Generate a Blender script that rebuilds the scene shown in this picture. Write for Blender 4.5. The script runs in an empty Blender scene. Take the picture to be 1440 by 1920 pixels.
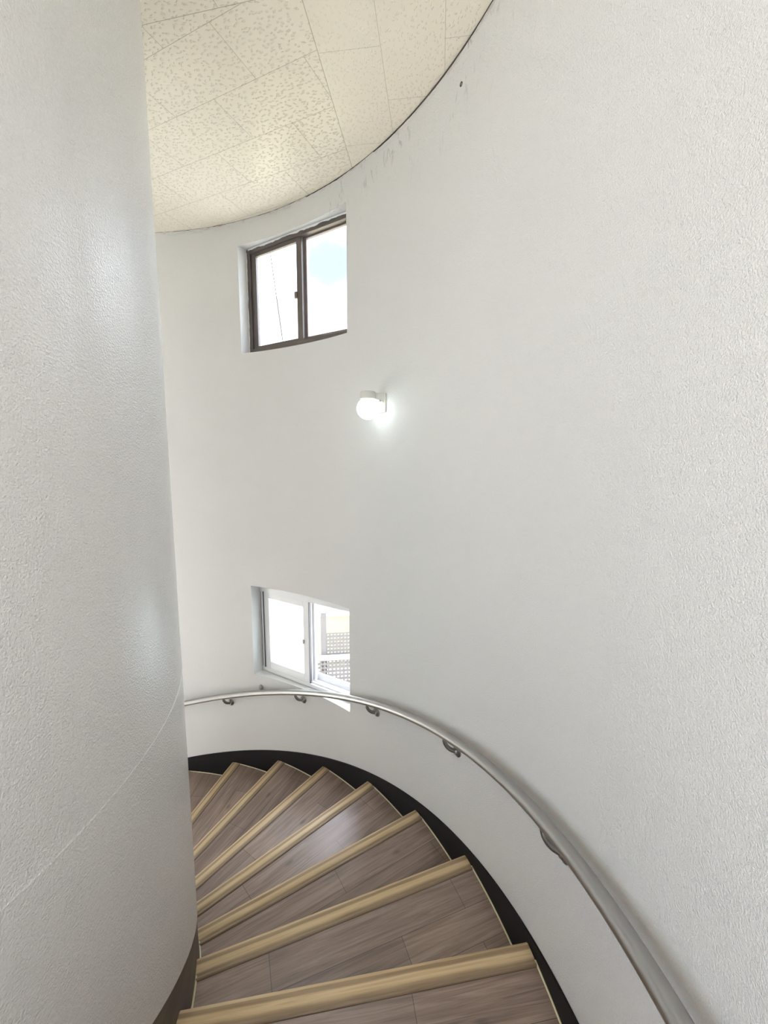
import bpy, bmesh, math, random
from math import sin, cos, pi, sqrt, atan2, radians
from mathutils import Vector, Matrix, noise
random.seed(7)
sc = bpy.context.scene
COL = sc.collection

# ------------------------------------------------------------------ measured plan (metres)
S = 0.94
RISE = 0.18 * S
AX, AY = -2.28705 * S, 1.10172 * S          # axis of the round stair tower
RC = 1.49984 * S                            # core radius
RI = 1.4969 * S                             # inner end of the treads
R0, E1, E2 = 2.95281 * S, 0.00561 * S, 0.0954 * S
TH0 = 0.09659
K = -RISE / 0.21617                         # fall of the skirting / rail per radian
Z0 = 2.13868 * S + 10 * RISE                # eye height above the lower floor
ZN = Z0 - 2.13868 * S                       # top of the first nosing in view
ZCEIL = Z0 + 2.11594 * S
NOSE = [0.16336, 0.36778, 0.5628, 0.76851, 0.96947, 1.1696, 1.36366]

def th_of(i):
    if i < 0: return NOSE[0] + 0.2 * i
    if i > 6: return NOSE[6] + 0.2 * (i - 6)
    return NOSE[i]

def W(th):                                  # radius of the outer wall (slightly oval tower)
    u = max(-1.2, min(1.9, th - 0.6))
    return R0 + E1 * u + E2 * u * u

def pt(r, th, z):
    return Vector((AX + r * cos(th), AY + r * sin(th), z))

def lin(z_at_th0, slope=1.0):
    return lambda th: Z0 + z_at_th0 * S + K * slope * (th - TH0)

Z_RAIL, Z_SKIRT, Z_CORE = lin(-1.36732, 1.0036), lin(-2.03982), lin(-1.93592)

# ------------------------------------------------------------------ object helpers
def link_mesh(name, verts, faces, mat, parent=None, smooth=False, loc=None, rotz=0.0):
    me = bpy.data.meshes.new(name)
    me.from_pydata([tuple(v) for v in verts], [], faces)
    bm = bmesh.new(); bm.from_mesh(me)
    bmesh.ops.recalc_face_normals(bm, faces=bm.faces)
    bm.to_mesh(me); bm.free()
    return link_me(name, me, mat, parent, smooth, loc, rotz)

def link_me(name, me, mat, parent=None, smooth=False, loc=None, rotz=0.0):
    if mat: me.materials.append(mat)
    if smooth:
        for p in me.polygons: p.use_smooth = True
    o = bpy.data.objects.new(name, me); COL.objects.link(o)
    if parent is not None: o.parent = parent
    if loc is not None: o.location = loc
    o.rotation_euler.z = rotz
    return o

def link_bm(name, bm, mat, parent=None, smooth=False, loc=None, rotz=0.0, recalc=True):
    if recalc: bmesh.ops.recalc_face_normals(bm, faces=bm.faces)
    me = bpy.data.meshes.new(name); bm.to_mesh(me); bm.free()
    return link_me(name, me, mat, parent, smooth, loc, rotz)

def empty(name, loc=(0, 0, 0), rotz=0.0):
    o = bpy.data.objects.new(name, None); COL.objects.link(o)
    o.location = loc; o.rotation_euler.z = rotz; o.empty_display_size = .1
    return o

def tag(o, label, cat, group=None):
    o['label'] = label; o['category'] = cat
    if group: o['group'] = group
    return o

def struct(o, label=None, cat=None):
    o['kind'] = 'structure'
    if label: o['label'] = label
    if cat: o['category'] = cat
    return o

def add_box(bm, a, b, bevel=0.0, M=None):
    vs = [bm.verts.new(Vector((x, y, z))) for x in (a[0], b[0]) for y in (a[1], b[1]) for z in (a[2], b[2])]
    F = [bm.faces.new([vs[i] for i in f]) for f in ((0, 1, 3, 2), (4, 6, 7, 5), (0, 4, 5, 1), (2, 3, 7, 6), (0, 2, 6, 4), (1, 5, 7, 3))]
    bmesh.ops.recalc_face_normals(bm, faces=F)
    out = vs
    if bevel > 0:
        ed = list({e for f in F for e in f.edges})
        r = bmesh.ops.bevel(bm, geom=ed, offset=bevel, segments=2, affect='EDGES', profile=.5)
        out = [v for v in r['verts']] + [v for v in vs if v.is_valid]
    if M is not None:
        for v in set(out):
            if v.is_valid: v.co = M @ v.co
    return out

def add_tube(bm, path, rad, seg=16, cap=True):
    """swept round tube along a list of points; rad a number or a list"""
    n = len(path); rings = []
    up = Vector((0, 0, 1)); prev = None
    for i, p in enumerate(path):
        t = (path[min(i + 1, n - 1)] - path[max(i - 1, 0)]).normalized()
        if prev is None:
            a = up if abs(t.z) < .9 else Vector((1, 0, 0))
            nx = (a - t * a.dot(t)).normalized()
        else:
            nx = (prev - t * prev.dot(t)).normalized()
        prev = nx; ny = t.cross(nx)
        r = rad[i] if isinstance(rad, (list, tuple)) else rad
        rings.append([bm.verts.new(p + nx * r * cos(2 * pi * k / seg) + ny * r * sin(2 * pi * k / seg)) for k in range(seg)])
    for a, b in zip(rings[:-1], rings[1:]):
        for k in range(seg):
            bm.faces.new((a[k], a[(k + 1) % seg], b[(k + 1) % seg], b[k]))
    if cap:
        bm.faces.new(rings[0][::-1]); bm.faces.new(rings[-1])

def add_lathe(bm, prof, M=Matrix.Identity(4), seg=32):
    """prof: (radius, height) pairs turned about local z"""
    rings = []
    for r, h in prof:
        if r < 1e-6: rings.append([bm.verts.new(M @ Vector((0, 0, h)))])
        else: rings.append([bm.verts.new(M @ Vector((r * cos(2 * pi * k / seg), r * sin(2 * pi * k / seg), h))) for k in range(seg)])
    for a, b in zip(rings[:-1], rings[1:]):
        for k in range(seg):
            k2 = (k + 1) % seg
            q = []
            for v in (a[k % len(a)], a[k2 % len(a)], b[k2 % len(b)], b[k % len(b)]):
                if v not in q: q.append(v)
            if len(q) >= 3: bm.faces.new(q)

def smooth_by_angle(o, ang=35):
    me = o.data
    bm = bmesh.new(); bm.from_mesh(me)
    for f in bm.faces: f.smooth = True
    for e in bm.edges:
        e.smooth = not (len(e.link_faces) == 2 and e.calc_face_angle(0) > radians(ang))
    bm.to_mesh(me); bm.free()

# ------------------------------------------------------------------ materials
def new_mat(name, base=(.8, .8, .8), rough=.5, metal=0.0, spec=.5, coat=0.0):
    m = bpy.data.materials.new(name); m.use_nodes = True
    nt = m.node_tree; b = nt.nodes['Principled BSDF']
    b.inputs['Base Color'].default_value = (*base, 1)
    b.inputs['Roughness'].default_value = rough
    b.inputs['Metallic'].default_value = metal
    b.inputs['Specular IOR Level'].default_value = spec
    b.inputs['Coat Weight'].default_value = coat
    return m, nt, b

def N(nt, typ, **kw):
    n = nt.nodes.new(typ)
    for k, v in kw.items():
        if k.startswith('_'): setattr(n, k[1:], v)
        else: n.inputs[k.replace('__', ' ')].default_value = v
    return n

def math_n(nt, op, a, b=None, c=None, clamp=False):
    n = nt.nodes.new('ShaderNodeMath'); n.operation = op; n.use_clamp = clamp
    for i, v in enumerate((a, b, c)):
        if v is None: continue
        if isinstance(v, (int, float)): n.inputs[i].default_value = v
        else: nt.links.new(v, n.inputs[i])
    return n.outputs[0]

def mix_col(nt, fac, a, b, mode='MIX'):
    n = nt.nodes.new('ShaderNodeMix'); n.data_type = 'RGBA'; n.blend_type = mode
    for key, v in (('Factor', fac), ('A', a), ('B', b)):
        s = [x for x in n.inputs if x.name == key and x.type == ('VALUE' if key == 'Factor' else 'RGBA')][0]
        if isinstance(v, (int, float)): s.default_value = v
        elif isinstance(v, tuple): s.default_value = (*v, 1)
        else: nt.links.new(v, s)
    return [x for x in n.outputs if x.type == 'RGBA'][0]

def ramp(nt, src, stops):
    n = nt.nodes.new('ShaderNodeValToRGB'); cr = n.color_ramp
    while len(cr.elements) < len(stops): cr.elements.new(.5)
    for e, (p, c) in zip(cr.elements, stops):
        e.position = p; e.color = (c, c, c, 1) if isinstance(c, (int, float)) else (*c, 1)
    nt.links.new(src, n.inputs[0]); return n.outputs[0]

def coords(nt, scale=(1, 1, 1), rot=(0, 0, 0), loc=(0, 0, 0)):
    tc = nt.nodes.new('ShaderNodeTexCoord')
    mp = nt.nodes.new('ShaderNodeMapping')
    mp.inputs['Scale'].default_value = scale; mp.inputs['Rotation'].default_value = rot; mp.inputs['Location'].default_value = loc
    nt.links.new(tc.outputs['Object'], mp.inputs['Vector']); return mp.outputs[0]

def noise_n(nt, vec, scale, detail=2, rough=.5, dist=0.0):
    n = N(nt, 'ShaderNodeTexNoise', Scale=scale, Detail=detail, Roughness=rough, Distortion=dist)
    nt.links.new(vec, n.inputs['Vector']); return n.outputs['Fac']

def bump(nt, b, h, strength, dist, prev=None):
    n = N(nt, 'ShaderNodeBump', Strength=strength, Distance=dist)
    nt.links.new(h, n.inputs['Height'])
    if prev is not None: nt.links.new(prev, n.inputs['Normal'])
    nt.links.new(n.outputs[0], b.inputs['Normal']); return n.outputs[0]

def stucco(name, base, rough, strength, marks=False, scale=205, spec=.5, dist=.010):
    m, nt, b = new_mat(name, base, rough, spec=spec)
    v = coords(nt)
    h1 = noise_n(nt, v, scale, 3, .6, .15)
    h2 = noise_n(nt, v, 22, 2, .5)
    h = math_n(nt, 'ADD', math_n(nt, 'MULTIPLY', h1, .8), math_n(nt, 'MULTIPLY', h2, .25))
    bump(nt, b, h, strength, dist)
    tone = noise_n(nt, v, 1.6, 4, .6)
    c = mix_col(nt, math_n(nt, 'MULTIPLY', ramp(nt, tone, [(.35, 0.0), (.7, 1.0)]), .35), base, tuple(x * .95 for x in base))
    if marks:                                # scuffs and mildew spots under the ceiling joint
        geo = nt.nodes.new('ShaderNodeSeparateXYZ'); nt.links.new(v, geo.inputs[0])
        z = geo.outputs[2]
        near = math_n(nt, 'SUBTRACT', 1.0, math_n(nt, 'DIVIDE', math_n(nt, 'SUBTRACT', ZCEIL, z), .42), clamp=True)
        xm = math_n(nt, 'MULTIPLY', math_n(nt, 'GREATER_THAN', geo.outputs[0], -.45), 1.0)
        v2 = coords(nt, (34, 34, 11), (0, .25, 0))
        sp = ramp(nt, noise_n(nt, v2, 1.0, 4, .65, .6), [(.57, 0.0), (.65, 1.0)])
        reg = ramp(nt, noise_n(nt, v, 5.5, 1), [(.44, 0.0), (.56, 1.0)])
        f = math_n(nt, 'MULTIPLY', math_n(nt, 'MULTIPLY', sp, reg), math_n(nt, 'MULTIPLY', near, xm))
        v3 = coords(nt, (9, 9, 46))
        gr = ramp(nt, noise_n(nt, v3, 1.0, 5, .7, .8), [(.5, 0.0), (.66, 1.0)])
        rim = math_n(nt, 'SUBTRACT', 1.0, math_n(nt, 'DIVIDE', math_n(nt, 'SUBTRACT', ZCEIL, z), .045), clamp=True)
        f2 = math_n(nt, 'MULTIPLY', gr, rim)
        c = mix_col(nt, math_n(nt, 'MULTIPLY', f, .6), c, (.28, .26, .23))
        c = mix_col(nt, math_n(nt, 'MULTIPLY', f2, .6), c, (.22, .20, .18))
    nt.links.new(c, b.inputs['Base Color'])
    return m

M = {}
M['wall'] = stucco('white_stucco_wall', (.775, .768, .758), .36, .8, True)
M['core'] = stucco('white_gloss_stucco', (.90, .897, .89), .17, 1.0, scale=175, spec=1.0, dist=.0095)

def flat(name, base, rough=.5, metal=0.0, spec=.5, bump_s=0.0, bump_scale=80, vary=.12):
    m, nt, b = new_mat(name, base, rough, metal, spec)
    v = coords(nt)
    t = noise_n(nt, v, 14, 3, .6)
    c = mix_col(nt, t, tuple(x * (1 - vary) for x in base), tuple(min(1, x * (1 + vary)) for x in base))
    nt.links.new(c, b.inputs['Base Color'])
    if bump_s: bump(nt, b, noise_n(nt, v, bump_scale, 2), bump_s, .002)
    return m

# outer skirting: near-black gloss board with a few specks of plaster
m, nt, b = new_mat('black_skirting', (.008, .007, .008), .5, spec=.2)
v = coords(nt)
vo = N(nt, 'ShaderNodeTexVoronoi', Scale=55.0); nt.links.new(v, vo.inputs['Vector'])
sp = ramp(nt, vo.outputs['Distance'], [(.07, 1.0), (.11, 0.0)])
reg = ramp(nt, noise_n(nt, v, 4.2, 1), [(.60, 0.0), (.66, 1.0)])
nt.links.new(mix_col(nt, math_n(nt, 'MULTIPLY', sp, reg), (.010, .009, .010), (.35, .33, .3)), b.inputs['Base Color'])
M['black'] = m

def wood(name, dark, mid, light, grain=(2.2, 55, 55), rough=.38, planks=False, spec=.5):
    m, nt, b = new_mat(name, mid, rough, spec=spec)
    oi = nt.nodes.new('ShaderNodeObjectInfo')
    tc = nt.nodes.new('ShaderNodeTexCoord')
    off = nt.nodes.new('ShaderNodeVectorMath'); off.operation = 'ADD'
    comb = nt.nodes.new('ShaderNodeCombineXYZ')
    nt.links.new(math_n(nt, 'MULTIPLY', oi.outputs['Random'], 7.0), comb.inputs[0])
    nt.links.new(math_n(nt, 'MULTIPLY', oi.outputs['Random'], 3.0), comb.inputs[2])
    nt.links.new(tc.outputs['Object'], off.inputs[0]); nt.links.new(comb.outputs[0], off.inputs[1])
    mp = nt.nodes.new('ShaderNodeMapping'); mp.inputs['Scale'].default_value = grain
    nt.links.new(off.outputs[0], mp.inputs['Vector'])
    g1 = noise_n(nt, mp.outputs[0], 1.0, 5, .62, 1.3)
    mp2 = nt.nodes.new('ShaderNodeMapping'); mp2.inputs['Scale'].default_value = (grain[0] * .55, grain[1] * .18, 9)
    nt.links.new(off.outputs[0], mp2.inputs['Vector'])
    g2 = noise_n(nt, mp2.outputs[0], 1.0, 3, .6, .8)
    f = math_n(nt, 'ADD', math_n(nt, 'MULTIPLY', g1, .6), math_n(nt, 'MULTIPLY', g2, .45))
    n = nt.nodes.new('ShaderNodeValToRGB'); cr = n.color_ramp
    cr.elements.new(.5)
    for e, (p, c) in zip(cr.elements, ((.36, dark), (.52, mid), (.68, light))): e.position = p; e.color = (*c, 1)
    nt.links.new(f, n.inputs[0]); c = n.outputs[0]
    h = g1
    if planks:
        br = nt.nodes.new('ShaderNodeTexBrick')
        br.inputs['Scale'].default_value = 1; br.inputs['Brick Width'].default_value = .92; br.inputs['Row Height'].default_value = .152
        br.inputs['Mortar Size'].default_value = .0011; br.inputs['Mortar Smooth'].default_value = .3
        br.inputs['Color1'].default_value = (.86, .86, .86, 1); br.inputs['Color2'].default_value = (1.1, 1.08, 1.06, 1); br.inputs['Mortar'].default_value = (.18, .17, .16, 1)
        br.offset = .37
        off2 = nt.nodes.new('ShaderNodeVectorMath'); off2.operation = 'ADD'
        comb2 = nt.nodes.new('ShaderNodeCombineXYZ')
        nt.links.new(math_n(nt, 'MULTIPLY', oi.outputs['Random'], 5.0), comb2.inputs[0]); comb2.inputs[1].default_value = .085
        nt.links.new(tc.outputs['Object'], off2.inputs[0]); nt.links.new(comb2.outputs[0], off2.inputs[1])
        nt.links.new(off2.outputs[0], br.inputs['Vector'])
        c = mix_col(nt, 1.0, c, br.outputs['Color'], 'MULTIPLY')
        # a few knots
        mp3 = nt.nodes.new('ShaderNodeMapping'); mp3.inputs['Scale'].default_value = (2.4, 5.5, 1)
        nt.links.new(off.outputs[0], mp3.inputs['Vector'])
        vo = N(nt, 'ShaderNodeTexVoronoi', Scale=1.0); nt.links.new(mp3.outputs[0], vo.inputs['Vector'])
        kn = ramp(nt, vo.outputs['Distance'], [(.03, 1.0), (.10, 0.0)])
        c = mix_col(nt, math_n(nt, 'MULTIPLY', kn, .6), c, tuple(x * .45 for x in dark))
    nt.links.new(c, b.inputs['Base Color'])
    rr = math_n(nt, 'ADD', math_n(nt, 'MULTIPLY', g1, .22), rough - .1)
    nt.links.new(rr, b.inputs['Roughness'])
    bump(nt, b, h, .10, .002)
    return m

M['tread'] = wood('dark_wood_plank', (.135, .092, .075), (.255, .185, .150), (.37, .285, .24), planks=True, rough=.34, spec=.75)
M['nosing'] = wood('tan_wood_nosing', (.50, .36, .20), (.68, .52, .31), (.78, .63, .42), grain=(1.6, 60, 60), rough=.4)
def tones_and_edge_light(m):                             # the moulded strip: tan crown, duller brown flanks, painted shadow line and edge highlight
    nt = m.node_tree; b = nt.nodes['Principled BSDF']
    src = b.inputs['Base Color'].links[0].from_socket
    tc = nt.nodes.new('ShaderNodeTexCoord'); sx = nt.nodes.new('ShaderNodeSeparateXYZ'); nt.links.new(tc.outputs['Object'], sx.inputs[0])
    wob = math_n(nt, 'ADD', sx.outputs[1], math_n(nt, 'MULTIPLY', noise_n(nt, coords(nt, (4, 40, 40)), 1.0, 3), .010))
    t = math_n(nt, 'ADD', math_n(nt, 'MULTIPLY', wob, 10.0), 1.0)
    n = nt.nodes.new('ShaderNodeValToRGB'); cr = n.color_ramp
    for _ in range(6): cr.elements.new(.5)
    stops = ((.155, (.10, .09, .085)), (.20, (.36, .34, .37)), (.42, (.48, .46, .48)), (.51, (.88, .87, .85)), (.75, (.92, .91, .89)), (.80, (.52, .48, .47)), (.93, (.54, .51, .50)), (.965, (1, .98, .95)))  # first stop is painted shade at the back, last a painted edge highlight
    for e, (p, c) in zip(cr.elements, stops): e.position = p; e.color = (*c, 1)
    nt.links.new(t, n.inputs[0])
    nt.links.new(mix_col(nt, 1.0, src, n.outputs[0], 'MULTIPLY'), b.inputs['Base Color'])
tones_and_edge_light(M['nosing'])
M['inner_skirt'] = wood('brown_skirting', (.05, .038, .03), (.085, .066, .052), (.13, .105, .085), grain=(6, 6, 30), rough=.5)
M['caulk'] = flat('cream_caulk', (.66, .62, .42), .45)
M['joint'] = flat('dark_joint', (.06, .05, .042), .8, vary=.4)
M['white_pvc'] = flat('white_pvc', (.80, .80, .81), .32, vary=.02)
M['gasket'] = flat('grey_gasket', (.10, .10, .11), .6)
M['brown_alu'] = flat('brown_aluminium', (.115, .097, .09), .38, .25, vary=.2, bump_s=.05)
M['brown_light'] = flat('weathered_brown_aluminium', (.21, .175, .16), .42, .2, vary=.2)
M['lamp_white'] = flat('lamp_plastic', (.62, .60, .55), .4, vary=.03)
M['hook'] = flat('grey_metal_stub', (.30, .29, .28), .45, .2)

m, nt, b = new_mat('brushed_steel', (.42, .41, .395), .34, 1.0)
v = coords(nt, (6, 6, 160))
nt.links.new(math_n(nt, 'ADD', math_n(nt, 'MULTIPLY', noise_n(nt, v, 1.0, 3), .14), .27), b.inputs['Roughness'])
M['steel'] = m
m, nt, b = new_mat('dark_steel', (.30, .29, .275), .38, 1.0)
nt.links.new(math_n(nt, 'ADD', math_n(nt, 'MULTIPLY', noise_n(nt, coords(nt), 40, 2), .2), .28), b.inputs['Roughness'])
M['steel_dark'] = m

def glass(name, tint, gloss=.05, frost=0.0):
    m = bpy.data.materials.new(name); m.use_nodes = True; nt = m.node_tree; nt.nodes.clear()
    out = nt.nodes.new('ShaderNodeOutputMaterial')
    tr = nt.nodes.new('ShaderNodeBsdfTransparent'); tr.inputs[0].default_value = (*tint, 1)
    last = tr.outputs[0]
    if frost:
        tl = nt.nodes.new('ShaderNodeBsdfTranslucent'); tl.inputs[0].default_value = (.88, .93, .93, 1)
        mx = nt.nodes.new('ShaderNodeMixShader')
        f = ramp(nt, noise_n(nt, coords(nt), 60, 2), [(.3, frost - .06), (.7, frost + .06)])
        nt.links.new(f, mx.inputs[0])
        nt.links.new(last, mx.inputs[1]); nt.links.new(tl.outputs[0], mx.inputs[2]); last = mx.outputs[0]
    gl = nt.nodes.new('ShaderNodeBsdfGlossy'); gl.inputs['Roughness'].default_value = .03
    lw = nt.nodes.new('ShaderNodeLayerWeight'); lw.inputs[0].default_value = .5
    fres = math_n(nt, 'ADD', math_n(nt, 'MULTIPLY', math_n(nt, 'POWER', lw.outputs['Facing'], 5.0), .9), .035)
    mx = nt.nodes.new('ShaderNodeMixShader')
    nt.links.new(fres, mx.inputs[0]); nt.links.new(last, mx.inputs[1]); nt.links.new(gl.outputs[0], mx.inputs[2])
    nt.links.new(mx.outputs[0], out.inputs[0]); return m
M['glass'] = glass('window_glass', (.94, .96, .96))
M['frost'] = glass('frosted_glass', (.92, .97, .97), frost=.55)

def emis(name, col, strength):
    m = bpy.data.materials.new(name); m.use_nodes = True; nt = m.node_tree
    b = nt.nodes['Principled BSDF']
    b.inputs['Base Color'].default_value = (.9, .9, .9, 1); b.inputs['Roughness'].default_value = .25
    b.inputs['Emission Color'].default_value = (*col, 1); b.inputs['Emission Strength'].default_value = strength
    return m
LAMP_E = 4.6
M['globe'] = emis('lit_opal_globe', (.86, 1.0, .99), LAMP_E)

# ceiling: embossed gypsum tiles, laid in three fields that meet at cut seams
def ceiling_mat():
    m, nt, b = new_mat('embossed_ceiling_tile', (.76, .74, .67), .27)
    tc = nt.nodes.new('ShaderNodeTexCoord'); P = tc.outputs['Object']
    def dot(vx, vy, off):
        n = nt.nodes.new('ShaderNodeVectorMath'); n.operation = 'DOT_PRODUCT'
        nt.links.new(P, n.inputs[0]); n.inputs[1].default_value = (vx, vy, 0)
        return math_n(nt, 'ADD', n.outputs['Value'], off)
    def field(ax, ay, uo, vo, h, w=.6016, mort=.0013):
        u = dot(ax, ay, uo); v = dot(-ay, ax, vo)
        c = nt.nodes.new('ShaderNodeCombineXYZ'); nt.links.new(u, c.inputs[0]); nt.links.new(v, c.inputs[1])
        br = nt.nodes.new('ShaderNodeTexBrick'); br.inputs['Scale'].default_value = 1
        br.inputs['Brick Width'].default_value = w; br.inputs['Row Height'].default_value = h
        br.inputs['Mortar Size'].default_value = mort; br.inputs['Mortar Smooth'].default_value = .2
        nt.links.new(c.outputs[0], br.inputs['Vector'])
        wn = N(nt, 'ShaderNodeTexNoise', Scale=24.0, Detail=1.0); nt.links.new(c.outputs[0], wn.inputs['Vector'])
        wa = nt.nodes.new('ShaderNodeVectorMath'); wa.operation = 'MULTIPLY_ADD'
        nt.links.new(wn.outputs['Color'], wa.inputs[0]); wa.inputs[1].default_value = (.034, .034, 0); nt.links.new(c.outputs[0], wa.inputs[2])
        mp = nt.nodes.new('ShaderNodeMapping'); mp.inputs['Scale'].default_value = (29, 58, 1); mp.inputs['Rotation'].default_value = (0, 0, .35)
        nt.links.new(wa.outputs[0], mp.inputs['Vector'])
        vo = N(nt, 'ShaderNodeTexVoronoi', Scale=1.0); vo.voronoi_dimensions = '2D'; nt.links.new(mp.outputs[0], vo.inputs['Vector'])
        em = vo.outputs['Distance']
        return br.outputs['Fac'], em
    fa, ea = field(.9135, -.4067, 1.936, -1.927 + .3074, .3074)
    fb, eb = field(.12, .993, -2.5286, -.6326 + .31, .31, mort=.0009)   # v = -(e.p): rows counted the other way
    fc, ec = field(.982, -.19, .25, -2.30, .3074)
    mB = math_n(nt, 'GREATER_THAN', dot(.993, -.12, .6326), 0.0)
    mC = math_n(nt, 'LESS_THAN', dot(.19, .982, -.19 * -1.03 * S - .982 * 2.26 * S), 0.0)
    mC = math_n(nt, 'MULTIPLY', mC, math_n(nt, 'SUBTRACT', 1.0, mB))
    def sel(a, bb, f):
        return math_n(nt, 'ADD', math_n(nt, 'MULTIPLY', a, math_n(nt, 'SUBTRACT', 1.0, f)), math_n(nt, 'MULTIPLY', bb, f))
    groove = sel(sel(fa, fb, mB), fc, mC); em = sel(sel(ea, eb, mB), ec, mC)
    seam = math_n(nt, 'LESS_THAN', math_n(nt, 'ABSOLUTE', dot(.993, -.12, .6326)), .0018)
    seam2 = math_n(nt, 'MULTIPLY', math_n(nt, 'LESS_THAN', math_n(nt, 'ABSOLUTE', dot(.19, .982, -.19 * -1.03 * S - .982 * 2.26 * S)), .0016), math_n(nt, 'SUBTRACT', 1.0, mB))
    groove = math_n(nt, 'MAXIMUM', groove, math_n(nt, 'MAXIMUM', seam, seam2))
    dots = ramp(nt, em, [(.10, 1.0), (.25, 0.0)])
    dots = math_n(nt, 'MULTIPLY', dots, math_n(nt, 'SUBTRACT', 1.0, math_n(nt, 'MULTIPLY', mB, .65)))
    rim = math_n(nt, 'SUBTRACT', math_n(nt, 'MULTIPLY', dots, .8), groove)
    bump(nt, b, rim, .9, .005)
    tone = noise_n(nt, P, 2.2, 2)
    c = mix_col(nt, tone, (.92, .865, .74), (.89, .835, .71))
    c = mix_col(nt, math_n(nt, 'MULTIPLY', groove, .55), c, (.30, .26, .20))
    nt.links.new(c, b.inputs['Base Color'])
    return m
M['ceiling'] = ceiling_mat()

# ------------------------------------------------------------------ window geometry (plan)
THL, THR = 1.262, 0.850
PL = pt(W(THL), THL, 0); PR = pt(W(THR), THR, 0)
U = (PR - PL); LEN = U.length; U.normalize()            # left to right as seen from inside
NRM = Vector((-U.y, U.x, 0));                            # outward
if NRM.dot(Vector((PL.x - AX, PL.y - AY, 0))) < 0: NRM = -NRM
WIN = {'upper': (Z0 + .927, Z0 + 1.802), 'lower': (Z0 - 2.038, Z0 - 1.160)}
def MW(dep):                                              # matrix: x along the window, y outward, z up
    o = PL + NRM * dep
    return Matrix(((U.x, NRM.x, 0, o.x), (U.y, NRM.y, 0, o.y), (0, 0, 1, 0), (0, 0, 0, 1)))
ROTW = atan2(U.y, U.x)

# ------------------------------------------------------------------ outer wall with two openings
def outer_wall():
    th0, th1, n = -1.0, 3.5, 330  # arc left open at the unseen rear to let daylight in
    ths = sorted(set([th0 + (th1 - th0) * i / n for i in range(n + 1)] + [THL, THR]))
    ths = [t for t in ths if t in (THL, THR) or min(abs(t - THL), abs(t - THR)) > .003]
    zs = sorted([0.0, ZCEIL + .25] + [z for w in WIN.values() for z in w] + [.8, 1.2, 2.1, 2.9, 3.3, 5.9])
    iL, iR = ths.index(THR), ths.index(THL)
    D = .20
    def inner(t, z): return pt(W(t), t, z)
    def outer(t, z):
        if THR <= t <= THL:
            p = inner(t, z); s = (p - PL).dot(U)
            q = PL + U * s + NRM * D; q.z = z; return q
        return pt(W(t) + D, t, z)
    V = []; idx = {}
    for k, fn in enumerate((inner, outer)):
        for i, t in enumerate(ths):
            for j, z in enumerate(zs):
                idx[k, i, j] = len(V); V.append(fn(t, z))
    F = []
    def hole(i, j):
        if ths[i] >= 2.15 and ths[i + 1] <= 2.6 and zs[j + 1] <= 2.1: return True      # unseen opening added at the stair foot to let daylight in
        if not (iL <= i < iR): return False
        for a, b_ in WIN.values():
            if zs[j] >= a - 1e-6 and zs[j + 1] <= b_ + 1e-6: return True
        return False
    nt_, nz = len(ths), len(zs)
    for i in range(nt_ - 1):
        for j in range(nz - 1):
            if hole(i, j):
                for (di, dj, e0, e1) in ((-1, 0, (i, j), (i, j + 1)), (1, 0, (i + 1, j), (i + 1, j + 1)), (0, -1, (i, j), (i + 1, j)), (0, 1, (i, j + 1), (i + 1, j + 1))):
                    if not hole(i + di, j + dj):
                        F.append((idx[0, e0[0], e0[1]], idx[0, e1[0], e1[1]], idx[1, e1[0], e1[1]], idx[1, e0[0], e0[1]]))
                continue
            for k in (0, 1):
                F.append((idx[k, i, j], idx[k, i + 1, j], idx[k, i + 1, j + 1], idx[k, i, j + 1]))
    for i in range(nt_ - 1):
        for j in (0, nz - 1):
            F.append((idx[0, i, j], idx[0, i + 1, j], idx[1, i + 1, j], idx[1, i, j]))
    for j in range(nz - 1):
        for i in (0, nt_ - 1):
            F.append((idx[0, i, j], idx[0, i, j + 1], idx[1, i, j + 1], idx[1, i, j]))
    o = link_mesh('wall_right', V, F, M['wall'])
    smooth_by_angle(o, 30)
    return struct(o, 'tall curved white stucco wall on the outer side of the stair', 'wall')
outer_wall()

# ------------------------------------------------------------------ core wall (inner drum)
def core():
    th0, th1, n = -2.0, 2 * pi - 2.0, 260
    V, F = [], []
    rows = 4
    for i in range(n + 1):
        t = th0 + (th1 - th0) * i / n
        zb = max(.02, Z_CORE(t))
        V.append(pt(RC - .010, t, zb))                     # underside returns to the skirting
        V.append(pt(RC - .0015, t, zb + .001))
        V.append(pt(RC, t, zb + .005))
        V.append(pt(RC, t, ZCEIL))
    for i in range(n):
        for k in range(rows - 1):
            a, b_ = i * rows + k, (i + 1) * rows + k
            F.append((a, b_, b_ + 1, a + 1))
    # horizontal plaster joint proud of the surface
    base = len(V); zr = Z0 - .955 * S; m = 160
    prof = ((-.002, -.006), (.0016, -.002), (.0016, .002), (-.002, .006))
    for i in range(m + 1):
        t = -1.4 + 3.0 * i / m
        zz = zr - .017 * (max(0, .3 - t)) + .006
        for dr, dz in prof: V.append(pt(RC + dr, t, zz + dz))
    for i in range(m):
        for k in range(3):
            a, b_ = base + i * 4 + k, base + (i + 1) * 4 + k
            F.append((a, b_, b_ + 1, a + 1))
    o = link_mesh('wall_left', V, F, M['core'])
    smooth_by_angle(o, 50)
    struct(o, 'round glossy white stucco core wall on the inner side of the stair', 'wall')
core()

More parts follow.
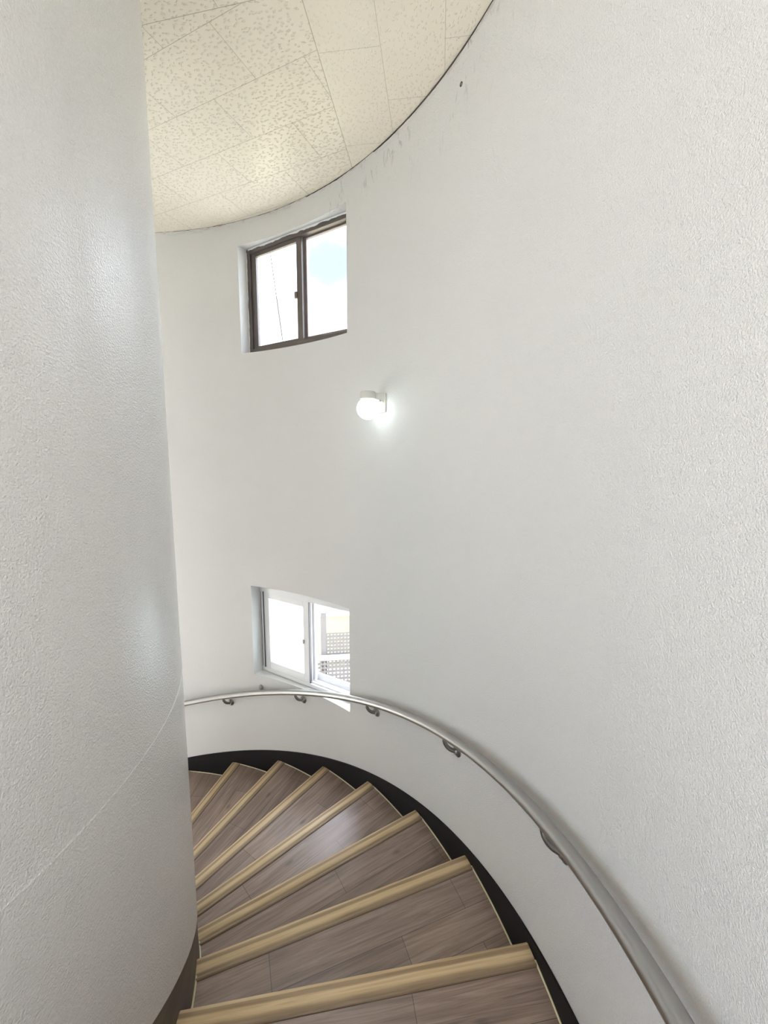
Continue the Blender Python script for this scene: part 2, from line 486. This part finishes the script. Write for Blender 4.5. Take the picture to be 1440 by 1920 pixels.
def band(name, rfun, thick, topfun, drop, th0, th1, mat, n=160, outward=True):
    """curved skirting board following the flight"""
    V, F = [], []
    for i in range(n + 1):
        t = th0 + (th1 - th0) * i / n
        zt = topfun(t); zb = max(.005, zt - drop); zt = max(zt, zb + .02)
        ra = rfun(t); rb = ra - thick if outward else ra + thick
        for r, z in ((ra, zb), (ra, zt), (rb, zt), (rb, zb)): V.append(pt(r, t, z))
    for i in range(n):
        for k in range(4):
            a, b_ = i * 4, (i + 1) * 4; k2 = (k + 1) % 4
            F.append((a + k, b_ + k, b_ + k2, a + k2))
    F.append((0, 1, 2, 3)); F.append(tuple(n * 4 + k for k in (3, 2, 1, 0)))
    o = link_mesh(name, V, F, mat); smooth_by_angle(o, 40); return o
struct(band('baseboard_right', lambda t: W(t) - .001, .009, Z_SKIRT, .40, -.75, 2.0, M['black']),
       'black skirting board stepping down the outer curved wall', 'skirting')
struct(band('baseboard_left', lambda t: RC - .014, .011, lambda t: Z_CORE(t) + .03, .55, -.75, 2.0, M['inner_skirt'], outward=False),
       'dark brown skirting under the white core wall', 'skirting')

# ------------------------------------------------------------------ ceiling, floor, landing
def fan(name, th0, th1, rin, rout, zb, zt, mat, n=120):
    V, F = [], []
    for i in range(n + 1):
        t = th0 + (th1 - th0) * i / n
        for r, z in ((rin, zb), (rin, zt), (rout(t), zt), (rout(t), zb)): V.append(pt(r, t, z))
    for i in range(n):
        for k in range(4):
            a, b_ = i * 4, (i + 1) * 4; k2 = (k + 1) % 4
            F.append((a + k, b_ + k, b_ + k2, a + k2))
    F.append((0, 1, 2, 3)); F.append(tuple(n * 4 + k for k in (3, 2, 1, 0)))
    return link_mesh(name, V, F, mat)
V, F = [], []
ring = [pt(W(t) - .0005, t, ZCEIL) for t in [-1.0 + (3.5 + 1.0) * i / 180 for i in range(181)]]
ring += [pt(4.3, t, ZCEIL) for t in [3.65 + (2 * pi - 1.0 - 3.65) * i / 50 for i in range(51)]]
nr = len(ring)
V = ring + [p + Vector((0, 0, .12)) for p in ring]
F = [tuple(range(nr)), tuple(range(2 * nr - 1, nr - 1, -1))] + [(i, (i + 1) % nr, nr + (i + 1) % nr, nr + i) for i in range(nr)]
struct(link_mesh('ceiling', V, F, M['ceiling']), 'cream ceiling of embossed rectangular tiles', 'ceiling')
m_land = M['tread']
struct(fan('floor', -2.3, th_of(-4) - .2, RI, lambda t: W(t) - .014, ZN + 4 * RISE - .2, ZN + 4 * RISE, m_land, 40))

# ragged dark joint between ceiling and wall
def joint():
    V, F = [], []; n = 520
    for i in range(n + 1):
        t = -.35 + 2.0 * i / n
        a = noise.noise(Vector((t * 14, 3.1, 0))) ; b_ = noise.noise(Vector((t * 75, 8.3, 0)))
        w = .0055 + .005 * a + .003 * b_
        if t < .75: w += .0045
        if t > 1.0: w -= .0035
        w = max(.0006, w)
        r = W(t) - .0012
        V += [pt(r, t, ZCEIL - w), pt(r, t, ZCEIL - .0004), pt(r + .001, t, ZCEIL - .0004), pt(r + .001, t, ZCEIL - w)]
    for i in range(n):
        for k in range(4):
            a, b_ = i * 4, (i + 1) * 4; k2 = (k + 1) % 4
            F.append((a + k, b_ + k, b_ + k2, a + k2))
    struct(link_mesh('trim_1', V, F, M['joint']), 'ragged dark joint between ceiling and curved wall', 'joint')
joint()

# ------------------------------------------------------------------ staircase
stair = empty('staircase', pt(2.0, .16, 0))
tag(stair, 'curved flight of dark wood-look steps with tan nosings winding down round the core', 'stairs')
INV = Matrix.Translation(-stair.location)
def build_step(i):
    th = th_of(i); thb = th_of(i - 1); z = ZN - i * RISE
    org = pt(RI, th, z); c, s = cos(th), sin(th)
    loc = lambda p: Vector(((p.x - org.x) * c + (p.y - org.y) * s, -(p.x - org.x) * s + (p.y - org.y) * c, p.z - org.z))
    n = 18
    ts = [thb + .0006 + (th - .0012 - thb) * k / n for k in range(n + 1)]
    ro = lambda t: W(t) - .0125
    poly = [loc(pt(ro(t), t, z)) for t in ts] + [loc(pt(RI, t, z)) for t in reversed(ts)]
    m = len(poly)
    low = [p - Vector((0, 0, RISE - .001)) for p in poly]
    V = poly + low
    F = [tuple(range(m)), tuple(range(2 * m - 1, m - 1, -1))] + [(k, (k + 1) % m, m + (k + 1) % m, m + k) for k in range(m)]
    st = link_mesh('step', V, F, M['tread'], stair, loc=org - stair.location, rotz=th)
    # nosing: rounded strip with a raised back lip and a shallow groove, front drop
    L = ro(th) - RI - .002
    prof = [(-.086, .0002), (-.085, .0035), (-.081, .0058), (-.076, .0052), (-.073, .0030), (-.066, .0030), (-.062, .0066), (-.045, .0078), (-.02, .0074),
            (-.006, .0060), (.000, .0020), (.0025, -.004), (.0025, -.040), (-.0005, -.042), (-.0005, .0001)]
    prof = [(y + .0015, zz) for y, zz in prof]
    V, F = [], []
    stations = [0, .002, L - .002, L]
    for k, x in enumerate(stations):
        sh = 1.0 if k in (1, 2) else .93
        for y, zz in prof: V.append(Vector((x, -.04 + (y + .04) * sh, zz * sh)))
    q = len(prof)
    for k in range(3):
        for j in range(q):
            F.append((k * q + j, k * q + (j + 1) % q, (k + 1) * q + (j + 1) % q, (k + 1) * q + j))
    F.append(tuple(range(q))); F.append(tuple(3 * q + j for j in reversed(range(q))))
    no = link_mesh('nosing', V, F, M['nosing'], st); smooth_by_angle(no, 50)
    for rf, rad in ((lambda t: ro(t) - .001, .0042), (lambda t: RI + .003, .0045)):
        bm = bmesh.new()
        add_tube(bm, [loc(pt(rf(t), t, z + .0006)) for t in ts[:-2]], rad, 8)
        cb = link_bm('caulk_bead', bm, M['caulk'], st, smooth=True)
    return st
for i in range(-4, 10): build_step(i)

# ------------------------------------------------------------------ handrail
RAIL_R = .0255; RAIL_OFF = .0705 * S - .003
t0r, t1r = -.75, 2.0
rail = empty('handrail', pt(W(.1) - RAIL_OFF, .1, Z_RAIL(.1)))
tag(rail, 'brushed steel tube handrail curving down along the white outer wall', 'handrail')
ro_ = rail.location
bm = bmesh.new()
path = [pt(W(t) - RAIL_OFF, t, Z_RAIL(t)) - ro_ for t in [t0r + (t1r - t0r) * i / 200 for i in range(201)]]
add_tube(bm, path, RAIL_R, 28)
r_ob = link_bm('rail', bm, M['steel'], rail, smooth=True)
smooth_by_angle(r_ob, 60)
def bracket(t):
    zc = Z_RAIL(t); wr = W(t)
    e = Vector((cos(t), sin(t), 0)); base = pt(wr - RAIL_OFF, t, zc) - ro_
    top = -.022; rr = .056; sk = Vector((sin(t), -cos(t), .0)) * .042
    pts = []
    for k in range(15):                                   # J-shaped arm: down from the rail, round and into the wall
        a = pi * (1 + .5 * k / 14)
        pts.append(base + e * (rr + rr * cos(a)) + Vector((0, 0, top - .010 + rr * sin(a))) + sk * (k / 14))
    pts = [base + Vector((0, 0, top + .004))] + pts
    pts.append(base + e * (RAIL_OFF - .004) + Vector((0, 0, top - .010 - rr)) + sk * 1.05)
    bm = bmesh.new(); add_tube(bm, pts, .012, 14)
    br = link_bm('bracket', bm, M['steel_dark'], rail, smooth=True)
    # saddle plate under the rail and round wall flange
    bm = bmesh.new()
    ctr = base + e * (RAIL_OFF - .001) + Vector((0, 0, top - .010 - rr)) + sk * 1.05
    zax = -e; xax = Vector((0, 0, 1)); yax = zax.cross(xax)
    MM = Matrix(((xax.x, yax.x, zax.x, ctr.x), (xax.y, yax.y, zax.y, ctr.y), (xax.z, yax.z, zax.z, ctr.z), (0, 0, 0, 1)))
    add_lathe(bm, [(0, -.002), (.033, -.002), (.033, .005), (.030, .0085), (.020, .012), (.015, .020), (0, .021)], MM, 24)
    fl = link_bm('wall_flange', bm, M['steel_dark'], br, smooth=True); smooth_by_angle(fl, 40)
for t in (-.208, .1105, .428, .7505, 1.0688, 1.3776, 1.69): bracket(t)

# ------------------------------------------------------------------ windows
def frame_ring(bm, x0, x1, z0, z1, w, y0, y1, Mx, bev=.003, wt=None, wb=None, wl=None, wr=None):
    wt = wt or w; wb = wb or w; wl = wl or w; wr = wr or w
    add_box(bm, (x0, y0, z0), (x0 + wl, y1, z1), bev, Mx)
    add_box(bm, (x1 - wr, y0, z0), (x1, y1, z1), bev, Mx)
    add_box(bm, (x0 + wl, y0, z1 - wt), (x1 - wr, y1, z1), bev, Mx)
    add_box(bm, (x0 + wl, y0, z0), (x1 - wr, y1, z0 + wb), bev, Mx)

def local_frame(name, dep, zb):
    e = empty(name, PL + NRM * dep + Vector((0, 0, zb)), ROTW)
    return e
# local axes of a window empty: x along U, y = rotated +y. make sure y points outward
YS = 1.0 if Vector((-sin(ROTW), cos(ROTW), 0)).dot(NRM) > 0 else -1.0
LW = LEN
def box_part(name, parts, mat, parent, bev=.0025):
    bm = bmesh.new()
    for a, b_ in parts:
        add_box(bm, (a[0], a[1] * YS, a[2]), (b_[0], b_[1] * YS, b_[2]), bev)
    return link_bm(name, bm, mat, parent)
def ring_boxes(x0, x1, z0, z1, y0, y1, wl, wr, wt, wb):
    return [((x0, y0, z0), (x0 + wl, y1, z1)), ((x1 - wr, y0, z0), (x1, y1, z1)),
            ((x0 + wl, y0, z1 - wt), (x1 - wr, y1, z1)), ((x0 + wl, y0, z0), (x1 - wr, y1, z0 + wb))]

# upper: old brown aluminium slider
zb, zt = WIN['upper']; H = zt - zb
w1 = struct(local_frame('window_1', .086, zb), 'old brown aluminium sliding window up under the ceiling', 'window')
g = .004
box_part('window_frame', ring_boxes(0 + g, LW - g, .020, H - g, 0, .085, .045, .045, .04, .028), M['brown_alu'], w1)
box_part('sill', [((g, .002, .002), (LW - g, .09, .020))], M['brown_light'], w1, .001)
sl = box_part('sash', ring_boxes(.050, .628, .045, H - .042, .012, .038, .055, .056, .032, .024), M['brown_alu'], w1)
box_part('pane', [((.103, .022, .067), (.574, .026, H - .072))], M['glass'], sl, 0)
box_part('latch', [((.556, -.002, .375), (.578, .014, .425)), ((.560, -.006, .390), (.570, .0, .41))], M['brown_light'], sl, .002)
sr = box_part('sash', ring_boxes(.610, LW - .05, .045, H - .042, .046, .072, .040, .05, .012, .034), M['brown_light'], w1)
box_part('pane', [((.648, .057, .077), (LW - .098, .061, H - .052))], M['glass'], sr, 0)
# ragged sealant and paint along the head and the left jamb
def ragged(name, parent, x0, x1, zc_, amp, mat, y=-.003, seed=0.0, horiz=True):
    V, F = [], []; n = 90
    for i in range(n + 1):
        x = x0 + (x1 - x0) * i / n
        a = zc_ + amp * noise.noise(Vector((x * 16 + seed, .3, 0))) + .5 * amp * noise.noise(Vector((x * 50 + seed, 4.3, 0)))
        for yy, zz in ((y, 0), (y, a), (y + .005, a), (y + .005, 0)):
            V.append(Vector((x, yy * YS, (H - g - zz))) if horiz else Vector((g + zz, yy * YS, x)))
    for i in range(n):
        for k in range(4):
            p, q = i * 4, (i + 1) * 4; k2 = (k + 1) % 4
            F.append((p + k, q + k, q + k2, p + k2))
    F.append((0, 1, 2, 3)); F.append(tuple(n * 4 + k for k in (3, 2, 1, 0)))
    return link_mesh(name, V, F, mat, parent)
ragged('sealant', w1, .03, LW - .01, .012, .009, M['white_pvc'], seed=2.0)
ragged('sealant', w1, .02, H - .03, .008, .006, M['white_pvc'], seed=9.0, horiz=False)

# lower: white pvc slider, both sashes pushed to the left
zb, zt = WIN['lower']; H = zt - zb
zo = zb - Z0
w2 = struct(local_frame('window_2', .105, zb), 'white plastic sliding window half open behind the handrail', 'window')
box_part('window_frame', ring_boxes(-.0 + g, LW - g, .004, H - .0035, 0, .12, .020, .03, .072, .034), M['white_pvc'], w2)
box_part('track', [((.024, .020, .038), (LW - .03, .025, .052)), ((.024, .054, .038), (LW - .03, .059, .052)), ((.024, .096, .038), (LW - .03, .118, .098))], M['white_pvc'], w2, .001)
s1 = box_part('sash', ring_boxes(.044, .612, .032, H - .076, .006, .050, .064, .066, .058, .078), M['white_pvc'], w2)
box_part('pane', [((.106, .024, .108), (.548, .030, H - .132))], M['frost'], s1, 0)
box_part('gasket', [((.0100, -.0012, .050), (.0150, .001, H - .08)), ((.0375, -.001, .040), (.0440, .03, H - .078)), ((.612, .004, .036), (.619, .03, H - .078))], M['gasket'], s1, .0005)
box_part('latch', [((.540, -.006, .40), (.552, .008, .44))], M['lamp_white'], s1, .002)
s2 = box_part('sash', ring_boxes(.056, .632, .040, H - .076, .060, .094, .058, .060, .058, .078), M['white_pvc'], w2)
box_part('pane', [((.114, .076, .116), (.574, .082, H - .132))], M['glass'], s2, 0)

# ------------------------------------------------------------------ wall lamp
tl = .7137
e = Vector((cos(tl), sin(tl), 0)); tang = Vector((-sin(tl), cos(tl), 0))
lp = empty('wall_lamp', pt(W(tl), tl, Z0 + .39), tl)
tag(lp, 'small lit globe wall lamp with cream holder on the curved wall', 'lamp')
# local: -x points into the stairwell
bm = bmesh.new(); add_box(bm, (-.016, -.045, -.062), (.001, .045, .062), .006)
bm2 = None
link_bm('back_plate', bm, M['lamp_white'], lp, smooth=False)
bm = bmesh.new()
arm = [Vector((-.012, 0, .040)), Vector((-.05, 0, .042)), Vector((-.085, 0, .043))]
V, F = [], []
for x, hw, z0_, z1_ in ((-.012, .038, -.010, .058), (-.030, .033, .004, .058), (-.055, .030, .014, .058), (-.090, .030, .016, .058)):
    V += [Vector((x, -hw, z0_)), Vector((x, -hw, z1_)), Vector((x, hw, z1_)), Vector((x, hw, z0_))]
for i in range(3):
    for k in range(4):
        a, b_ = i * 4, (i + 1) * 4; k2 = (k + 1) % 4
        F.append((a + k, b_ + k, b_ + k2, a + k2))
F.append((0, 1, 2, 3)); F.append((15, 14, 13, 12))
link_mesh('arm', V, F, M['lamp_white'], lp)
bm.free()
GX = -.124
bm = bmesh.new()
add_lathe(bm, [(0, .064), (.045, .064), (.050, .060), (.0515, .030), (.0515, .017), (.048, .013), (0, .013)], Matrix.Translation((GX, 0, 0)), 36)
h = link_bm('lamp_holder', bm, M['lamp_white'], lp); smooth_by_angle(h, 40)
bm = bmesh.new()
prof = [(.040, .0155)]
for k in range(0, 23):
    a = radians(58 - (58 + 90) * k / 22)
    prof.append((max(0, .074 * cos(a)), -.046 + .071 * sin(a)))
prof[-1] = (0, prof[-1][1])
add_lathe(bm, prof, Matrix.Translation((GX, 0, 0)), 36)
link_bm('globe', bm, M['globe'], lp, smooth=True)
bm = bmesh.new()
add_lathe(bm, [(0, .0), (.006, .0), (.006, .006), (.004, .008), (0, .008)], Matrix.Translation((-.05, -.031, .008)) @ Matrix.Rotation(radians(90), 4, 'X'), 14)
link_bm('screw', bm, M['hook'], lp, smooth=True)

# small stub on the wall over the rail and an empty plug hole under the ceiling
ts_ = 1.2318; zs_ = Z0 - 2.287 * S
hk = empty('wall_stub', pt(W(ts_), ts_, zs_), ts_)
bm = bmesh.new()
add_tube(bm, [Vector((.004, .012, .012)), Vector((-.006, .006, .008)), Vector((-.014, -.002, 0)), Vector((-.020, -.010, -.010)), Vector((-.023, -.016, -.016))], [.012, .020, .021, .016, .006], 14)
o = link_bm('wall_stub', bm, M['hook'], None, smooth=True, loc=hk.location, rotz=ts_)
bpy.data.objects.remove(hk)
o.name = 'wall_stub'
tag(o, 'small grey metal stub on the white wall just above the handrail, left of window', 'stub')
tp_ = .4563; zp_ = Z0 + 1.9508 * S
bm = bmesh.new()
MM = Matrix.Rotation(radians(-90), 4, 'Y')
add_lathe(bm, [(.010, -.001), (.010, .0025), (.0075, .0035), (.0055, .002), (.005, -.001)], MM, 18)
o = link_bm('wall_plug', bm, M['joint'], None, smooth=True, loc=pt(W(tp_), tp_, zp_), rotz=tp_)
tag(o, 'tiny dark screw plug in the wall just below the ceiling joint', 'wall plug')

# ------------------------------------------------------------------ outside
M['render_y'] = flat('yellow_render', (.41, .385, .30), .85, bump_s=.1)
M['render_w'] = flat('white_render', (.78, .78, .78), .85, bump_s=.1)
M['bounce_roof'] = flat('warm_bounce_tint', (.80, .66, .40), .8)  # unseen roof top, tinted warm to bounce light up to the ceiling
M['block'] = flat('grey_block', (.15, .14, .137), .9, vary=.1, bump_s=.1)
M['roof'] = flat('pink_roof_tile', (.62, .50, .48), .8)
M['pave'] = flat('pale_paving', (.62, .60, .55), .9)
M['green'] = flat('green_pipe', (.12, .42, .26), .5)
M['cable'] = flat('black_cable', (.03, .03, .03), .6)
def ext(s, dep, z): p = PL + U * s + NRM * dep; p.z = z; return p
EXT = 2.8 * S                                              # plane of the neighbour's parapet
gnd = link_mesh('ground', [(-60, -60, 0), (60, -60, 0), (60, 60, 0), (-60, 60, 0)], [(0, 1, 2, 3)], M['pave'])
struct(gnd, 'pale paved ground outside', 'ground')
def wbox(name, s0, s1, d0, d1, z0, z1, mat, parent=None, bev=.01):
    """box laid out parallel to the windows; object origin at its base"""
    o_ = ext((s0 + s1) / 2, (d0 + d1) / 2, z0)
    bm = bmesh.new(); hx, hy = (s1 - s0) / 2, (d1 - d0) / 2
    add_box(bm, (-hx, -hy, 0), (hx, hy, z1 - z0), bev)
    if parent is not None:
        return link_bm(name, bm, mat, parent, loc=(parent.matrix_basis.inverted() @ o_))
    return link_bm(name, bm, mat, None, loc=o_, rotz=ROTW)
# the neighbour's plot is turned a little against the tower: lateral / depth axes of its own
RV, DV = Vector((.991, .1336, 0)), Vector((-.1336, .991, 0)); ROTN = atan2(RV.y, RV.x)
def plot(l_, d_, z): p = RV * l_ + DV * d_; p.z = z; return p
def nbox(name, l0, l1, d0, d1, z0, z1, mat, parent=None, bev=.008):
    o_ = plot((l0 + l1) / 2, (d0 + d1) / 2, z0)
    bm = bmesh.new(); hx, hy = (l1 - l0) / 2, (d1 - d0) / 2
    add_box(bm, (-hx, -hy, 0), (hx, hy, z1 - z0), bev)
    if parent is not None: return link_bm(name, bm, mat, parent, loc=(parent.matrix_basis.inverted() @ o_))
    return link_bm(name, bm, mat, None, loc=o_, rotz=ROTN)
nb = empty('neighbour_house', plot(0, 8, 0), ROTN)
tag(nb, 'yellow rendered neighbouring house beyond the open lower window', 'house')
nbox('house_wall', -2.8, 2.6, 7.1, 8.9, 0, Z0 - .2, M['render_y'], nb)
nbox('roof_slab', -2.9, 2.7, 6.95, 9.0, Z0 - .2, Z0 - .06, M['bounce_roof'], nb)
nbox('ledge', -2.8, 2.6, 7.02, 7.1, Z0 - 2.72, Z0 - 2.64, M['render_w'], nb)

def screen(name, l0, cx, cz, z0, nx, nz, mat, dep, label):
    """pierced block screen: a grid of cells each with a round hole"""
    th = .015; rad = min(cx, cz) * .35
    bm = bmesh.new()
    ring = 16; cache = {}
    def vert(p):
        k = tuple(round(c, 4) for c in p)
        if k not in cache: cache[k] = bm.verts.new(p)
        return cache[k]
    for i in range(nx):
        for j in range(nz):
            ox, oz = (i + .5) * cx, (j + .5) * cz
            for k in range(ring):
                a0, a1 = 2 * pi * k / ring, 2 * pi * (k + 1) / ring
                def sq(a):
                    c, s_ = cos(a), sin(a); m_ = max(abs(c), abs(s_))
                    return ox + cx / 2 * c / m_, oz + cz / 2 * s_ / m_
                def ci(a): return ox + rad * cos(a), oz + rad * sin(a)
                A, B, C, D = sq(a0), sq(a1), ci(a1), ci(a0)
                for y in (0, th):
                    bm.faces.new([vert((p[0], y, p[1])) for p in (A, B, C, D)])
                bm.faces.new([vert((C[0], 0, C[1])), vert((D[0], 0, D[1])), vert((D[0], th, D[1])), vert((C[0], th, C[1]))])
    L_, H_ = nx * cx, nz * cz
    for a, b_, ax in (((0, 0), (L_, 0), 0), ((0, H_), (L_, H_), 0), ((0, 0), (0, H_), 1), ((L_, 0), (L_, H_), 1)):
        bm.faces.new([bm.verts.new((a[0], 0, a[1])), bm.verts.new((b_[0], 0, b_[1])), bm.verts.new((b_[0], th, b_[1])), bm.verts.new((a[0], th, a[1]))])
    o = link_bm(name, bm, mat, None, loc=plot(l0, dep, z0), rotz=ROTN)
    tag(o, label, 'screen wall'); return o
screen('perforated_screen', -.153, .055, .060, Z0 - 3.203, 16, 7, M['block'], 6.45, 'grey block screen with round holes, the upper one seen through the open window')
screen('perforated_screen', -.307, .061, .065, Z0 - 3.695, 17, 8, M['block'], 6.32, 'grey pierced block screen below the pale rail outside the open window')
o = nbox('parapet_rail', -.312, .74, 6.30, 6.44, Z0 - 3.172, Z0 - 3.142, M['render_w'])
tag(o, 'pale rail lying between the two pierced block screens outside', 'rail')
o = nbox('concrete_post', -.242, -.155, 6.445, 6.54, 0, Z0 - 2.463, M['block'])
tag(o, 'grey post at the left end of the upper pierced screen outside', 'post')
bm = bmesh.new()
add_tube(bm, [ext(-.66, .95, .0), ext(-.64, .95, Z0 - 1.95), ext(-.63, .95, Z0 - 1.75)], .055, 12)
o = link_bm('drain_pipe', bm, M['green'], None, smooth=True)
tag(o, 'green pipe standing outside, blurred behind the frosted lower pane', 'pipe')

fh = empty('gabled_house', ext(-6, 9, 0), ROTW)
tag(fh, 'white house with pinkish roof low in the right pane of the upper window', 'house')
wbox('house_wall', -9.5, -2.2, 7.2, 11, 0, Z0 + 4.25, M['render_w'], fh)
V = [ext(-5.5, 7.0, Z0 + 5.25), ext(-3.9, 7.0, Z0 + 4.2), ext(-9.8, 7.0, Z0 + 4.2), ext(-5.5, 11.2, Z0 + 5.25), ext(-3.9, 11.2, Z0 + 4.2), ext(-9.8, 11.2, Z0 + 4.2)]
inv = fh.matrix_basis.inverted()
bm = bmesh.new()
add_tube(bm, [inv @ ext(-5.62 + .42 * k / 12, 6 * S, Z0 + 5.7 - 2.6 * k / 12) for k in range(13)] + [inv @ ext(-5.1, 7.3, Z0 + 2.4)], .013, 8)
link_bm('utility_cable', bm, M['cable'], fh, smooth=True)  # overhead cable of its own, merely parented to the house
link_mesh('roof', [inv @ v_ for v_ in V], [(0, 1, 2), (3, 5, 4), (0, 3, 4, 1), (0, 2, 5, 3), (1, 4, 5, 2)], M['roof'], fh)

# ------------------------------------------------------------------ light: sky, sun
SKY_GAP = (-.130, .905, .404)
w = bpy.data.worlds.new('sky'); sc.world = w; w.use_nodes = True
nt = w.node_tree; nt.nodes.clear()
out = nt.nodes.new('ShaderNodeOutputWorld'); bg = nt.nodes.new('ShaderNodeBackground')
tc = nt.nodes.new('ShaderNodeTexCoord')
nz = N(nt, 'ShaderNodeTexNoise', Scale=2.4, Detail=5.0, Roughness=.55); nt.links.new(tc.outputs['Generated'], nz.inputs['Vector'])
nz2 = N(nt, 'ShaderNodeTexNoise', Scale=26.0, Detail=3.0); nt.links.new(tc.outputs['Generated'], nz2.inputs['Vector'])
gap = nt.nodes.new('ShaderNodeVectorMath'); gap.operation = 'DOT_PRODUCT'      # a gap of blue between the clouds
nt.links.new(tc.outputs['Generated'], gap.inputs[0]); gap.inputs[1].default_value = SKY_GAP
gv = math_n(nt, 'ADD', gap.outputs['Value'], math_n(nt, 'MULTIPLY', math_n(nt, 'SUBTRACT', nz2.outputs['Fac'], .5), .0025))
g1 = ramp(nt, math_n(nt, 'MULTIPLY', math_n(nt, 'SUBTRACT', gv, .99), 100.0), [(.62, 0.0), (.96, 1.0)])
g1 = math_n(nt, 'SUBTRACT', 1.0, math_n(nt, 'POWER', math_n(nt, 'SUBTRACT', 1.0, g1), 3.5))
cl = ramp(nt, nz.outputs['Fac'], [(.40, 1.0), (.50, 0.0)])
blue = math_n(nt, 'MAXIMUM', g1, cl)
col = mix_col(nt, blue, (1.74, 1.785, 1.90), (.33, .80, 1.2))
sky_boost = nt.nodes.new('ShaderNodeVectorMath'); sky_boost.operation = 'DOT_PRODUCT'    # extra sky brightness added on the window side to strengthen its light
nt.links.new(tc.outputs['Generated'], sky_boost.inputs[0]); sky_boost.inputs[1].default_value = (.50, .80, .33)
gain = math_n(nt, 'ADD', 1.0, math_n(nt, 'MULTIPLY', ramp(nt, sky_boost.outputs['Value'], [(.1, 0.0), (.8, 1.0)]), 2.7))
sc_ = nt.nodes.new('ShaderNodeVectorMath'); sc_.operation = 'SCALE'; sc_.inputs[0].default_value = (1.70, 1.785, 2.02); nt.links.new(gain, sc_.inputs['Scale'])
col = mix_col(nt, blue, sc_.outputs[0], (.45, .98, 1.35))
nt.links.new(col, bg.inputs[0]); bg.inputs[1].default_value = 2.0
nt.links.new(bg.outputs[0], out.inputs[0])
def lamp(name, typ, loc, rot, energy, color=(1, 1, 1), **kw):
    l = bpy.data.lights.new(name, typ); l.energy = energy; l.color = color
    for k, v_ in kw.items(): setattr(l, k, v_)
    o = bpy.data.objects.new(name, l); COL.objects.link(o); o.location = loc; o.rotation_euler = rot; return o
sd = (U * .70 + NRM * .04 + Vector((0, 0, -1.0))).normalized()
sun = lamp('sun', 'SUN', (0, 0, 20), sd.to_track_quat('-Z', 'Y').to_euler(), 18.0, (1, .97, .91), angle=.009)
# portals: help the renderer find the daylight through each opening
for key in WIN:
    a, b_ = WIN[key]
    l = lamp('daylight_portal', 'AREA', ext(LEN / 2, .21, (a + b_) / 2), (-NRM).to_track_quat('-Z', 'Y').to_euler(), 1.0, shape='RECTANGLE', size=LEN, size_y=b_ - a)
    l.data.cycles.is_portal = True

# ------------------------------------------------------------------ camera
f = 769.25566
cam = bpy.data.cameras.new('camera'); co = bpy.data.objects.new('camera', cam); COL.objects.link(co)
cam.sensor_fit = 'VERTICAL'; cam.sensor_height = 24; cam.lens = f * 24 / 1920
cam.shift_x = -9.939 / 1920; cam.shift_y = 3.246 / 1920
pit, roll = .12683, .0047
fw = Vector((0, cos(pit), -sin(pit))); up = Vector((0, sin(pit), cos(pit))); rt = Vector((1, 0, 0))
r2 = cos(roll) * rt + sin(roll) * up; u2 = -sin(roll) * rt + cos(roll) * up
co.matrix_world = Matrix(((r2.x, u2.x, -fw.x, 0), (r2.y, u2.y, -fw.y, 0), (r2.z, u2.z, -fw.z, Z0), (0, 0, 0, 1)))
cam.clip_start = .02
sc.camera = co
sc.view_settings.view_transform = 'Standard'; sc.view_settings.look = 'None'
sc.view_settings.gamma = 1.0; sc.view_settings.use_curve_mapping = False
sc.view_settings.exposure = 0.12
sc.cycles.max_bounces = 12; sc.cycles.diffuse_bounces = 8
